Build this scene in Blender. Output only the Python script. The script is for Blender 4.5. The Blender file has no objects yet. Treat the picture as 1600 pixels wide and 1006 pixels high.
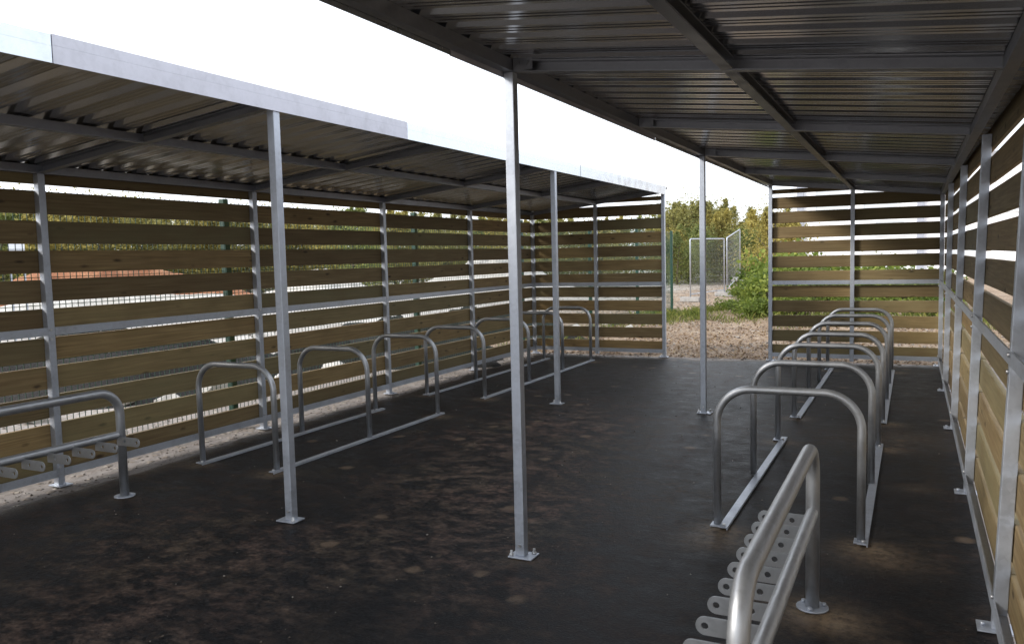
import bpy, bmesh, math, random
import numpy as np
from mathutils import Vector, Matrix
R = math.radians
random.seed(7)
rng = np.random.default_rng(11)
scene = bpy.context.scene
C = scene.collection

# ------------------------------------------------------------------ camera
F, YAW, PITCH, ROLL, CAMH = 1277.3, 0.4572, 0.0784, -0.0242, 1.5
fw = Vector((-math.sin(YAW)*math.cos(PITCH), math.cos(YAW)*math.cos(PITCH), -math.sin(PITCH)))
rt0 = Vector((math.cos(YAW), math.sin(YAW), 0)); up0 = rt0.cross(fw)
rt = rt0*math.cos(ROLL)+up0*math.sin(ROLL); up = up0*math.cos(ROLL)-rt0*math.sin(ROLL)
cam_d = bpy.data.cameras.new('camera'); cam = bpy.data.objects.new('camera', cam_d); C.objects.link(cam)
M = Matrix((rt, up, -fw)).transposed().to_4x4(); M.translation = (0, 0, CAMH); cam.matrix_world = M
cam_d.sensor_width = 36; cam_d.lens = F/1600*36; cam_d.clip_start = .05; cam_d.clip_end = 2000
cam_d.dof.use_dof = True; cam_d.dof.focus_distance = 6.0; cam_d.dof.aperture_fstop = 6.5
scene.camera = cam

def ground_at(u, dist):
    """ground point under the bearing of photo column u (near the horizon), dist metres away"""
    d = fw + rt*((u-800)/F) - up*((395-503)/F); d.z = 0; d.normalize()
    return d.x*dist, d.y*dist

# ------------------------------------------------------------------ materials
def newmat(name):
    m = bpy.data.materials.new(name); m.use_nodes = True
    nt = m.node_tree; b = nt.nodes['Principled BSDF']
    return m, nt, b
def N(nt, t, **kw):
    n = nt.nodes.new(t)
    for k, v in kw.items():
        if k.startswith('i_'): n.inputs[k[2:].replace('_', ' ')].default_value = v
        else: setattr(n, k, v)
    return n
def L(nt, a, b): nt.links.new(a, b)
def ramp(nt, src, stops):
    r = N(nt, 'ShaderNodeValToRGB'); el = r.color_ramp.elements
    while len(el) < len(stops): el.new(.5)
    for e, (p, c) in zip(el, stops):
        e.position = p; e.color = (*c, 1) if len(c) == 3 else c
    L(nt, src, r.inputs[0]); return r.outputs[0]
def noise(nt, vec, scale, detail=4, rough=.55, out='Fac'):
    n = N(nt, 'ShaderNodeTexNoise'); n.inputs['Scale'].default_value = scale
    n.inputs['Detail'].default_value = detail; n.inputs['Roughness'].default_value = rough
    if vec is not None: L(nt, vec, n.inputs['Vector'])
    return n.outputs[out]
def mixc(nt, fac, a, b, mode='MIX'):
    m = N(nt, 'ShaderNodeMix', data_type='RGBA', blend_type=mode)
    if isinstance(fac, (int, float)): m.inputs[0].default_value = fac
    else: L(nt, fac, m.inputs[0])
    for i, s in ((6, a), (7, b)):
        if isinstance(s, tuple): m.inputs[i].default_value = (*s, 1)
        else: L(nt, s, m.inputs[i])
    return m.outputs[2]
def mathn(nt, op, a, b=None, clamp=False):
    m = N(nt, 'ShaderNodeMath', operation=op); m.use_clamp = clamp
    for i, s in ((0, a), (1, b)):
        if s is None: continue
        if isinstance(s, (int, float)): m.inputs[i].default_value = s
        else: L(nt, s, m.inputs[i])
    return m.outputs[0]
def bump(nt, b, h, strength=.3, dist=.01):
    n = N(nt, 'ShaderNodeBump'); n.inputs['Strength'].default_value = strength; n.inputs['Distance'].default_value = dist
    L(nt, h, n.inputs['Height']); L(nt, n.outputs[0], b.inputs['Normal'])
def coords(nt, kind='Object', scale=None):
    t = N(nt, 'ShaderNodeTexCoord'); v = t.outputs[kind]
    if scale:
        mp = N(nt, 'ShaderNodeMapping'); mp.inputs['Scale'].default_value = scale; L(nt, v, mp.inputs[0]); v = mp.outputs[0]
    return v

def galv(name, base, rough, metal, spangle=.25, bmp=.08):
    m, nt, b = newmat(name); v = coords(nt)
    vo = N(nt, 'ShaderNodeTexVoronoi'); vo.inputs['Scale'].default_value = 55; L(nt, v, vo.inputs['Vector'])
    sp = N(nt, 'ShaderNodeSeparateColor'); L(nt, vo.outputs['Color'], sp.inputs[0])
    n1 = noise(nt, v, 7, 5, .6); n2 = noise(nt, v, 40, 3)
    k = mathn(nt, 'ADD', mathn(nt, 'MULTIPLY', sp.outputs[0], spangle*.5), mathn(nt, 'MULTIPLY', n1, .9))
    lo = tuple(c*.8 for c in base); hi = tuple(min(1, c*1.1) for c in base)
    col = ramp(nt, k, [(.25, lo), (.5, base), (.75, hi)])
    L(nt, col, b.inputs['Base Color'])
    rr = ramp(nt, n1, [(.3, (rough-.08,)*3), (.7, (rough+.14,)*3)]); L(nt, rr, b.inputs['Roughness'])
    b.inputs['Metallic'].default_value = metal
    
    if bmp: bump(nt, b, n2, bmp, .003)
    return m
M_galv = galv('galvanised_steel', (.47, .50, .555), .42, .62, .4)
M_tube = galv('galvanised_tube', (.42, .43, .445), .40, .75, .3)
def sheet_mat():
    m, nt, b = newmat('galvanised_sheet'); v = coords(nt, 'Object', (.25, 3, 1))
    n1 = noise(nt, v, 1.5, 3)
    L(nt, ramp(nt, n1, [(.35, (.44, .45, .47)), (.65, (.56, .56, .57))]), b.inputs['Base Color'])
    b.inputs['Roughness'].default_value = .21; b.inputs['Metallic'].default_value = 1
    return m
M_sheet = sheet_mat()
M_frame = galv('dark_frame_steel', (.30, .31, .34), .38, .8, .2, .04)  # darker base colour than the post steel
M_bright = galv('bright_zinc_flashing', (.60, .63, .66), .22, 1.0, .04, .02)
M_dullzinc = galv('weathered_zinc_flashing', (.60, .60, .66), .55, .2, .12)
M_boltz = galv('zinc_bolt', (.6, .6, .6), .35, .8)

def wood(name, cols):
    m, nt, b = newmat(name)
    uv = N(nt, 'ShaderNodeUVMap', uv_map='grain').outputs[0]
    def mp(s):
        q = N(nt, 'ShaderNodeMapping'); q.inputs['Scale'].default_value = s; L(nt, uv, q.inputs[0]); return q.outputs[0]
    at = N(nt, 'ShaderNodeAttribute', attribute_name='board')
    wv = noise(nt, mp((.9, 1.6, 1)), 3, 3)
    gr = N(nt, 'ShaderNodeTexNoise'); gr.inputs['Scale'].default_value = 1; gr.inputs['Detail'].default_value = 6; gr.inputs['Distortion'].default_value = .5
    L(nt, mp((2.2, 60, 1)), gr.inputs['Vector'])
    big = noise(nt, mp((1.2, 9, 1)), 1.6, 4)
    col = ramp(nt, gr.outputs['Fac'], [(.28, cols[0]), (.5, cols[1]), (.72, cols[2])])
    col = mixc(nt, ramp(nt, big, [(.35, (0, 0, 0)), (.7, (.75,)*3)]), col, cols[3])
    # knots
    vo = N(nt, 'ShaderNodeTexVoronoi'); vo.inputs['Scale'].default_value = 1; vo.inputs['Randomness'].default_value = 1
    dist = mixc(nt, .12, mp((4.6, 12.5, 1)), noise(nt, mp((9, 20, 1)), 3, 2, out='Color'))
    L(nt, dist, vo.inputs['Vector'])
    kn = ramp(nt, vo.outputs['Distance'], [(.07, (1,)*3), (.19, (0,)*3)])
    sc = N(nt, 'ShaderNodeSeparateColor'); L(nt, vo.outputs['Color'], sc.inputs[0])
    kn2 = mathn(nt, 'MULTIPLY', kn, mathn(nt, 'GREATER_THAN', sc.outputs[0], .42))
    col = mixc(nt, mathn(nt, 'MULTIPLY', kn2, .9), col, (.035, .02, .012))
    # each board its own tone (treated timber varies board to board)
    s2 = N(nt, 'ShaderNodeSeparateColor'); L(nt, at.outputs['Color'], s2.inputs[0])
    tone = ramp(nt, s2.outputs[0], [(0, (.6, .58, .55)), (.5, (.88, .88, .86)), (1, (1.25, 1.17, 1.02))])
    col = mixc(nt, 1, col, tone, 'MULTIPLY')
    col = mixc(nt, mathn(nt, 'MULTIPLY', s2.outputs[1], .5), col, cols[4])
    # weathering blotches along the board
    col = mixc(nt, ramp(nt, wv, [(.45, (0,)*3), (.75, (.45,)*3)]), col, cols[0])
    L(nt, col, b.inputs['Base Color']); b.inputs['Roughness'].default_value = .72
    b.inputs['Specular IOR Level'].default_value = .3
    bump(nt, b, gr.outputs['Fac'], .25, .004)
    return m
M_wood = wood('treated_timber', [(.15, .098, .046), (.25, .176, .088), (.345, .258, .135), (.22, .165, .082), (.195, .186, .098)])

def plain(name, col, rough=.6, metal=0, var=.25, scale=8, bmp=.1):
    m, nt, b = newmat(name); v = coords(nt)
    n1 = noise(nt, v, scale, 5, .6)
    c = ramp(nt, n1, [(.3, tuple(x*(1-var) for x in col)), (.7, tuple(min(1, x*(1+var)) for x in col))])
    L(nt, c, b.inputs['Base Color']); b.inputs['Roughness'].default_value = rough; b.inputs['Metallic'].default_value = metal
    if bmp: bump(nt, b, noise(nt, v, scale*6, 4), bmp, .01)
    return m
M_green = plain('green_coated_steel', (.007, .045, .028), .45, 0, .15)
M_render = plain('white_render', (.86, .86, .88), .7, 0, .04, 1.5, .05)
M_grey = plain('grey_trim', (.36, .38, .44), .5, 0, .1)
M_glass = plain('dark_window_glass', (.10, .12, .14), .12, 0, .2, 2, 0)
M_rooft = plain('grey_roof', (.3, .3, .32), .6, 0, .1)
M_bark = plain('bark', (.11, .085, .06), .85, 0, .35, 14, .4)
M_wire = plain('dull_wire', (.2, .21, .21), .5, .4, .1)
M_white = plain('white_board', (.8, .82, .86), .5, 0, .04)
M_conc = plain('pale_concrete', (.52, .5, .47), .85, 0, .2, 6, .3)
M_block = plain('feet_concrete', (.3, .29, .28), .85, 0, .2, 9, .3)

def soil(name, cols, scale=9):
    m, nt, b = newmat(name); v = coords(nt)
    n1 = noise(nt, v, scale*.2, 6, .65); n2 = noise(nt, v, scale*2.5, 6, .7)
    c = ramp(nt, n1, [(.3, cols[0]), (.5, cols[1]), (.7, cols[2])])
    c = mixc(nt, ramp(nt, n2, [(.45, (0,)*3), (.65, (.7,)*3)]), c, cols[0])
    L(nt, c, b.inputs['Base Color']); b.inputs['Roughness'].default_value = .95
    bump(nt, b, n2, .8, .06); return m
M_clay = soil('red_clay', [(.20, .075, .035), (.36, .16, .08), (.45, .24, .13)])
M_dark = soil('dark_topsoil', [(.006, .0055, .005), (.011, .0095, .008), (.02, .017, .014)])
M_pale = soil('pale_spoil', [(.40, .38, .34), (.55, .53, .49), (.68, .66, .62)])

# hardcore / bare ground with pebbles
def ground_mat():
    m, nt, b = newmat('bare_stony_ground'); v = coords(nt)
    sx = N(nt, 'ShaderNodeSeparateXYZ'); L(nt, v, sx.inputs[0])
    wob = mathn(nt, 'MULTIPLY', mathn(nt, 'SUBTRACT', noise(nt, v, .35, 5, .6), .5), 5)
    yard = ramp(nt, mathn(nt, 'ADD', mathn(nt, 'MULTIPLY', mathn(nt, 'ADD', sx.outputs[0], wob), -.1), 0), [(.72, (0,)*3), (1.0, (1,)*3)])
    n1 = noise(nt, v, 1.1, 6, .65); n2 = noise(nt, v, 9, 5, .7)
    dirt = ramp(nt, n1, [(.3, (.15, .10, .062)), (.5, (.26, .18, .115)), (.7, (.38, .29, .205))])
    pale = ramp(nt, n1, [(.3, (.22, .20, .18)), (.5, (.36, .34, .31)), (.7, (.5, .48, .45))])
    dirt = mixc(nt, mathn(nt, 'LESS_THAN', sx.outputs[1], 11.75), dirt, ramp(nt, n1, [(.3, (.17, .145, .13)), (.7, (.31, .275, .25))]))  # greyer dirt beside the shelters; sun strip at left wall painted in
    c = mixc(nt, yard, dirt, pale)
    vo = N(nt, 'ShaderNodeTexVoronoi'); vo.inputs['Scale'].default_value = 14; L(nt, v, vo.inputs['Vector'])
    sc = N(nt, 'ShaderNodeSeparateColor'); L(nt, vo.outputs['Color'], sc.inputs[0])
    peb = mathn(nt, 'MULTIPLY', ramp(nt, vo.outputs['Distance'], [(.28, (1,)*3), (.45, (0,)*3)]), mathn(nt, 'GREATER_THAN', sc.outputs[0], .5))
    pc = ramp(nt, sc.outputs[1], [(0, (.15, .115, .085)), (.6, (.32, .26, .2)), (1, (.55, .5, .43))])
    c = mixc(nt, mathn(nt, 'MULTIPLY', peb, .8), c, pc)
    c = mixc(nt, ramp(nt, n2, [(.5, (0,)*3), (.7, (.55,)*3)]), c, (.11, .085, .065))
    L(nt, c, b.inputs['Base Color']); b.inputs['Roughness'].default_value = .92
    h = mathn(nt, 'ADD', mathn(nt, 'MULTIPLY', peb, .8), n2); bump(nt, b, h, .7, .03)
    return m
M_ground = ground_mat()

def tarmac_mat():
    m, nt, b = newmat('black_tarmac'); v = coords(nt)
    at = N(nt, 'ShaderNodeAttribute', attribute_name='dust'); sd = N(nt, 'ShaderNodeSeparateColor'); L(nt, at.outputs['Color'], sd.inputs[0])
    st = coords(nt, 'Object', (1.0, 1.35, 1))
    big = noise(nt, v, .55, 5, .6); mid = noise(nt, st, 5.5, 9, .80); fin = noise(nt, v, 95, 4, .65); fine2 = noise(nt, v, 22, 5, .7)
    base = ramp(nt, fin, [(.36, (.0025, .0025, .003)), (.56, (.006, .006, .0072)), (.67, (.016, .0155, .0165)), (.78, (.05, .047, .045))])
    smear = mathn(nt, 'MULTIPLY', ramp(nt, mid, [(.455, (0,)*3), (.62, (1,)*3)]), ramp(nt, big, [(.36, (.12,)*3), (.62, (1,)*3)]))
    smear = mathn(nt, 'MULTIPLY', smear, ramp(nt, fine2, [(.3, (.25,)*3), (.6, (1,)*3)]))
    smear = mathn(nt, 'MULTIPLY', smear, mathn(nt, 'ADD', sd.outputs[1], .3))
    hue = ramp(nt, noise(nt, v, .9, 3), [(.35, (.12, .095, .064)), (.55, (.135, .088, .068)), (.7, (.125, .10, .075))])
    c = mixc(nt, mathn(nt, 'MULTIPLY', smear, .8, True), base, hue)
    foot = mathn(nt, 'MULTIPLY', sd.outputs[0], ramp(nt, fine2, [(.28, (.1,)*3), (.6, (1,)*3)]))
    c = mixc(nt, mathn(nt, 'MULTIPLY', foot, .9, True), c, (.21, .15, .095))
    vo = N(nt, 'ShaderNodeTexVoronoi'); vo.inputs['Scale'].default_value = 3.3; L(nt, v, vo.inputs['Vector'])
    sc = N(nt, 'ShaderNodeSeparateColor'); L(nt, vo.outputs['Color'], sc.inputs[0])
    dd = mathn(nt, 'ADD', vo.outputs['Distance'], mathn(nt, 'MULTIPLY', mathn(nt, 'SUBTRACT', fine2, .5), .25))
    clod = mathn(nt, 'MULTIPLY', ramp(nt, dd, [(.10, (1,)*3), (.2, (0,)*3)]), mathn(nt, 'GREATER_THAN', sc.outputs[0], .72))
    c = mixc(nt, mathn(nt, 'MULTIPLY', clod, .55), c, (.17, .12, .08))
    L(nt, c, b.inputs['Base Color'])
    rr = ramp(nt, mid, [(.3, (.36,)*3), (.65, (.62,)*3)]); L(nt, rr, b.inputs['Roughness'])
    b.inputs['Specular IOR Level'].default_value = .11
    h = mathn(nt, 'ADD', mathn(nt, 'MULTIPLY', fin, .5), mathn(nt, 'MULTIPLY', fine2, .5)); bump(nt, b, h, .5, .01)
    return m
M_tarmac = tarmac_mat()

def leafmat(name, a, bcol, c3):
    m, nt, b = newmat(name)
    at = N(nt, 'ShaderNodeAttribute', attribute_name='leaf'); sp = N(nt, 'ShaderNodeSeparateColor'); L(nt, at.outputs['Color'], sp.inputs[0])
    oi = N(nt, 'ShaderNodeObjectInfo')
    t = mathn(nt, 'ADD', mathn(nt, 'MULTIPLY', sp.outputs[0], .8), mathn(nt, 'MULTIPLY', oi.outputs['Random'], .2))
    c = ramp(nt, t, [(.1, a), (.55, bcol), (.95, c3)])
    L(nt, c, b.inputs['Base Color']); b.inputs['Roughness'].default_value = .6; b.inputs['Specular IOR Level'].default_value = .25
    tr = N(nt, 'ShaderNodeBsdfTranslucent'); L(nt, c, tr.inputs[0])
    mx = N(nt, 'ShaderNodeMixShader'); mx.inputs[0].default_value = .45
    out = nt.nodes['Material Output']; L(nt, b.outputs[0], mx.inputs[1]); L(nt, tr.outputs[0], mx.inputs[2]); L(nt, mx.outputs[0], out.inputs[0])
    return m
M_olive = leafmat('olive_leaves', (.11, .115, .04), (.27, .255, .085), (.46, .41, .14))
M_gold = leafmat('golden_autumn_leaves', (.17, .15, .05), (.36, .305, .09), (.54, .46, .13))
M_greenl = leafmat('green_leaves', (.085, .11, .038), (.21, .245, .08), (.40, .40, .13))
M_weed = leafmat('bright_weed_leaves', (.05, .085, .015), (.15, .20, .035), (.34, .37, .08))
M_grass = leafmat('rough_grass', (.07, .09, .02), (.15, .19, .04), (.32, .30, .08))
M_stone = leafmat('loose_stones', (.12, .095, .075), (.33, .29, .25), (.62, .58, .54))
M_grit = leafmat('grit', (.08, .065, .05), (.18, .15, .12), (.5, .46, .4))

# ------------------------------------------------------------------ mesh helpers
class MB:
    def __init__(s): s.v = []; s.f = []; s.uv = []; s.col = []; s.sm = []
    def box(s, x0, x1, y0, y1, z0, z1):
        i = len(s.v)
        s.v += [(x0, y0, z0), (x1, y0, z0), (x1, y1, z0), (x0, y1, z0), (x0, y0, z1), (x1, y0, z1), (x1, y1, z1), (x0, y1, z1)]
        s.f += [(i, i+3, i+2, i+1), (i+4, i+5, i+6, i+7), (i, i+1, i+5, i+4), (i+1, i+2, i+6, i+5), (i+2, i+3, i+7, i+6), (i+3, i, i+4, i+7)]
        s.sm += [False]*6
    def prism(s, poly, axis, a, b):
        """poly: 2-D points (counter-clockwise) extruded along axis 0/1/2 from a to b"""
        i = len(s.v); n = len(poly)
        def p(q, t):
            return (t, q[0], q[1]) if axis == 0 else ((q[0], t, q[1]) if axis == 1 else (q[0], q[1], t))
        s.v += [p(q, a) for q in poly]+[p(q, b) for q in poly]
        s.f += [tuple(range(i+n-1, i-1, -1)), tuple(range(i+n, i+2*n))]+[(i+k, i+(k+1) % n, i+n+(k+1) % n, i+n+k) for k in range(n)]
        s.sm += [False]*(n+2)
    def tube(s, path, r, n=14, cap=True):
        path = [Vector(p) for p in path]; rings = []; prev = None
        for k, p in enumerate(path):
            t = (path[min(k+1, len(path)-1)]-path[max(k-1, 0)]).normalized()
            if prev is None:
                a = Vector((0, 0, 1)) if abs(t.z) < .9 else Vector((1, 0, 0))
                nrm = (a-t*a.dot(t)).normalized()
            else: nrm = (prev-t*prev.dot(t)).normalized()
            prev = nrm; bn = t.cross(nrm); rr = r[k] if isinstance(r, (list, tuple)) else r
            i = len(s.v); s.v += [tuple(p+(nrm*math.cos(2*math.pi*q/n)+bn*math.sin(2*math.pi*q/n))*rr) for q in range(n)]; rings.append(i)
        for a, b in zip(rings, rings[1:]):
            s.f += [(a+q, a+(q+1) % n, b+(q+1) % n, b+q) for q in range(n)]; s.sm += [True]*n
        if cap:
            s.f += [tuple(rings[0]+q for q in range(n-1, -1, -1)), tuple(rings[-1]+q for q in range(n))]; s.sm += [False]*2
    def cyl(s, c, r, z0, z1, n=12):
        s.tube([(c[0], c[1], z0), (c[0], c[1], z1)], r, n)
    def build(s, name, mat, parent=None, bevel=0, fn=None, loc=None):
        v = s.v if fn is None else [fn(p) for p in s.v]
        if loc: v = [(p[0]-loc[0], p[1]-loc[1], p[2]-loc[2]) for p in v]
        me = bpy.data.meshes.new(name); me.from_pydata(v, [], s.f)
        me.polygons.foreach_set('use_smooth', s.sm[:len(s.f)] if len(s.sm) >= len(s.f) else [False]*len(s.f))
        if bevel:
            bm = bmesh.new(); bm.from_mesh(me)
            bmesh.ops.bevel(bm, geom=[e for e in bm.edges if e.is_manifold and e.calc_face_angle(0) > .6], offset=bevel, segments=2, profile=.6, affect='EDGES')
            bm.to_mesh(me); bm.free()
        me.update(); me.materials.append(mat)
        o = bpy.data.objects.new(name, me); C.objects.link(o)
        if parent: o.parent = parent
        return o
def tag(o, label, cat, group=None, kind=None):
    if label: o['label'] = label
    if cat: o['category'] = cat
    if group: o['group'] = group
    if kind: o['kind'] = kind
    return o
def thing(name, label, cat, loc=(0, 0, 0), group=None):
    o = bpy.data.objects.new(name, None); C.objects.link(o); o.location = loc; o.empty_display_size = .2
    return tag(o, label, cat, group)
def copy_tree(o, parent=None):
    c = o.copy(); C.objects.link(c)
    if parent: c.parent = parent
    for ch in o.children: copy_tree(ch, c)
    return c
def fillet(pts, rad, seg=8):
    out = [Vector(pts[0])]
    for a, b, c in zip(pts, pts[1:], pts[2:]):
        a, b, c = Vector(a), Vector(b), Vector(c); d1 = (a-b).normalized(); d2 = (c-b).normalized()
        p1 = b+d1*rad; p2 = b+d2*rad; ctr = b+d1*rad+d2*rad
        for k in range(seg+1):
            t = k/seg*math.pi/2; out.append(ctr-d2*rad*math.cos(t)-d1*rad*math.sin(t))
    out.append(Vector(pts[-1])); return out

# slatted panel: boards along `axis` (0 = x, 1 = y)
def slat_panel(name, parent, axis, a, b, depth0, depth1, zs, loc, fn=None):
    verts, faces, uvs, cols = [], [], [], []
    bm = bmesh.new(); uvl = bm.loops.layers.uv.new('grain'); cl = bm.loops.layers.float_color.new('board')
    for (z0, z1) in zs:
        du, dv = random.uniform(0, 60), random.uniform(0, 60); tone = random.random(); g = random.random()**2
        ja, jb = random.uniform(-.003, .003), random.uniform(-.003, .003); bow = random.uniform(-.004, .004); dd = random.uniform(-.002, .002)
        n = 5; e = .004; rings = []
        for k in range(n):
            t = k/(n-1); p = a+.003+(b-a-.006)*t; dz = ja*(1-t)+jb*t; off = dd+bow*math.sin(math.pi*t)
            d0, d1 = depth0+off, depth1+off
            q = [(d0+e, z0), (d1-e, z0), (d1, z0+e), (d1, z1-e), (d1-e, z1), (d0+e, z1), (d0, z1-e), (d0, z0+e)]
            r = []
            for (d, z) in q:
                co = (p, d, z+dz) if axis == 0 else (d, p, z+dz)
                if fn: co = fn(co)
                r.append(bm.verts.new((co[0]-loc[0], co[1]-loc[1], co[2]-loc[2])))
            rings.append(r)
        per = [0, .017, .022, .022+z1-z0-.008, .17, .187, .192, .192+z1-z0-.008, .35]
        flip = depth1 < depth0
        def addf(vs, uvp):
            if flip != (axis == 1): vs = vs[::-1]; uvp = uvp[::-1]
            f = bm.faces.new(vs)
            for lp, q in zip(f.loops, uvp): lp[uvl].uv = (q[0]+du, q[1]+dv); lp[cl] = (tone, g, 0, 1)
        for k in range(n-1):
            u0, u1 = (b-a)*k/(n-1), (b-a)*(k+1)/(n-1)
            for j in range(8):
                j2 = (j+1) % 8
                addf([rings[k][j], rings[k][j2], rings[k+1][j2], rings[k+1][j]][::-1], [(u0, per[j]), (u0, per[j+1]), (u1, per[j+1]), (u1, per[j])][::-1])
        addf(rings[0], [(.01*i, .01*i) for i in range(8)]); addf(rings[-1][::-1], [(.01*i, .01*i) for i in range(8)])
    bmesh.ops.recalc_face_normals(bm, faces=bm.faces[:])
    me = bpy.data.meshes.new(name); bm.to_mesh(me); bm.free(); me.materials.append(M_wood)
    o = bpy.data.objects.new(name, me); C.objects.link(o); o.parent = parent; return o

# ------------------------------------------------------------------ shelters
Y0, YE = -.38, 11.62
DEPTH = 2.075
def shelter(s, xf, zf, zb, label, fn_wall):
    """s: +1 back wall at larger x, -1 at smaller x; zf / zb = underside of the front / back beam"""
    loc = (xf, YE, 0)
    root = thing('bike_shelter', label, 'bike shelter', loc)
    X = lambda u: xf+s*u
    def xb(m, u0, u1, y0, y1, z0, z1): m.box(min(X(u0), X(u1)), max(X(u0), X(u1)), y0, y1, z0, z1)
    zu = lambda u: zf+(zb-zf)*u/DEPTH           # underside of the frame at depth u
    H = .056
    # front posts
    for y in (Y0, Y0+4, Y0+8, YE):
        m = MB(); xb(m, -.025, .025, y-.025, y+.025, .008, zf-.001); p = m.build('front_post', M_galv, root, .004, loc=loc)
        m = MB(); xb(m, -.055, .075, y-.05, y+.05, 0, .008); bp = m.build('base_plate', M_galv, p, .002, loc=loc)
        for du, dy in ((-.04, -.035), (.055, .03)):
            m = MB(); m.tube([(X(du), y+dy, .008), (X(du), y+dy, .018), (X(du), y+dy, .0185), (X(du), y+dy, .035)], [.012, .012, .007, .007], 10)
            m.build('anchor_bolt', M_boltz, p, loc=loc)
        m = MB(); m.tube([(X(0), y-.0255, .06), (X(0), y-.033, .06)], .009, 6); m.build('post_bolt', M_boltz, p, loc=loc)
    # beams along the length: C-section open to the outside
    def beam(u, z, name):
        m = MB()
        a, b = u-.025, u+.025
        xb(m, a, b, Y0, YE, z, z+.006); xb(m, a, b, Y0, YE, z+H-.006, z+H)
        if u < .5: xb(m, b-.006, b, Y0, YE, z+.006, z+H-.006)
        else: xb(m, a, a+.006, Y0, YE, z+.006, z+H-.006)
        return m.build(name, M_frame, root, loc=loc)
    beam(0, zf, 'front_beam'); beam(DEPTH, zb, 'back_beam')
    # rafters each 2 m and purlins between them
    ys = [Y0+2*k for k in range(7)]
    for k, y in enumerate(ys):
        m = MB(); u0, u1 = .027, DEPTH-.027
        for (yy0, yy1, dz0, dz1) in ((y-.025, y+.025, 0, .006), (y+.019, y+.025, .006, H-.006) if k else (y-.025, y-.019, .006, H-.006), (y-.025, y+.025, H-.006, H)):
            poly = [(X(u0), zu(u0)+dz0), (X(u1), zu(u1)+dz0), (X(u1), zu(u1)+dz1), (X(u0), zu(u0)+dz1)]
            if s < 0: poly = poly[::-1]
            m.prism(poly, 1, yy0, yy1)
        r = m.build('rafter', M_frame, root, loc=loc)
        m = MB(); m.box(min(X(.029), X(.13)), max(X(.029), X(.13)), y-.030, y-.0255, zu(.13)+.012, zu(.029)+.066)
        for uu in (.055, .1): m.tube([(X(uu), y-.030, zu(uu)+.04), (X(uu), y-.037, zu(uu)+.04)], .011, 6)
        m.build('cleat', M_frame, r, loc=loc)
    um = DEPTH/2+.0
    for y0, y1 in zip(ys, ys[1:]):
        m = MB(); z = zu(um)
        y0 += .027; y1 -= .027
        xb(m, um-.025, um+.025, y0, y1, z+.001, z+.007); xb(m, um-.025, um-.019, y0, y1, z+.007, z+H-.003); xb(m, um-.019, um+.025, y0, y1, z+H-.009, z+H-.003)
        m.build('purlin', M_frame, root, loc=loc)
    # box-profile roof sheets, ribs running down the slope
    zs = lambda u: zu(u)+H+.003
    prof = []; per = .2; y = Y0-.05
    while y < YE+.05:
        prof += [(y, 0), (y+.030, 0), (y+.035, .005), (y+.044, .005), (y+.049, 0), (y+.070, 0), (y+.075, .005), (y+.084, .005), (y+.089, 0), (y+.116, 0), (y+.134, .030), (y+.182, .030)]; y += per
    prof.append((y, 0))
    sheets = [prof[i:i+61] for i in range(0, len(prof)-1, 60)]
    for q in sheets:
        if len(q) < 2: continue
        n = len(q); v = []; f = []
        us = [-.022, .5, 1.0, 1.5, DEPTH+.16]
        for uu in us: v += [(X(uu)-loc[0], yy-loc[1], zs(uu)+hh) for yy, hh in q]
        for i in range(len(us)-1): f += [(i*n+k, i*n+k+1, (i+1)*n+k+1, (i+1)*n+k) for k in range(n-1)]
        me = bpy.data.meshes.new('roof_sheet'); me.from_pydata(v, [], f); me.materials.append(M_sheet)
        o = bpy.data.objects.new('roof_sheet', me); C.objects.link(o); o.parent = root
        md = o.modifiers.new('thickness', 'SOLIDIFY'); md.thickness = .0012; md.offset = 1
    # flashing along the front edge (L-section)
    zt = zf+.045; zlo = zf-.022
    if s < 0: segs = [(Y0-.06, 2.29, M_bright, 0), (2.285, 4.94, M_dullzinc, .004), (4.935, 8.3, M_bright, 0), (8.297, YE+.05, M_bright, .003)]
    else: segs = [(Y0-.06, 3.1, M_bright, 0), (3.095, 6.2, M_dullzinc, .004), (6.195, 9.2, M_bright, 0), (9.197, YE+.05, M_bright, .003)]
    for (ya, yb, mt, pr) in segs:
        m = MB(); xb(m, -.0295-pr, -.028-pr, ya, yb, zlo-pr*.3, zt+.002+pr); xb(m, -.0295-pr, .09, ya, yb, zs(-.03)+.031+pr*.6, zs(-.03)+.0325+pr*.6)
        xb(m, -.0295-pr, -.028-pr, ya, yb, zt+.0025+pr, zs(-.03)+.0308+pr*.6)
        o = m.build('edge_flashing', mt, root, loc=loc)
        if mt is M_dullzinc: o['label'] = 'duller weathered length of roof edge flashing'
    # back wall posts, rails and boards
    for y in ys:
        m = MB(); xb(m, DEPTH-.025, DEPTH+.025, y-.025, y+.025, .006, zb-.001); p = m.build('wall_post', M_galv, root, .003, fn=fn_wall, loc=loc)
        m = MB(); xb(m, DEPTH-.075, DEPTH+.05, y-.05, y+.05, 0, .006); m.cyl((X(DEPTH-.055), y), .009, .006, .022, 8)
        m.build('base_plate', M_galv, p, fn=fn_wall, loc=loc)
        for zz in (1.085, 1.02, .13):
            m = MB(); m.tube([(X(DEPTH-.0255), y-.008, zz), (X(DEPTH-.034), y-.008, zz)], .009, 6); m.build('rail_bolt', M_boltz, p, fn=fn_wall, loc=loc)
    zsl = [(.0735+.2*k, .2275+.2*k) for k in range(11)]; zsl[-1] = (2.0735, zb+.065)
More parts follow.
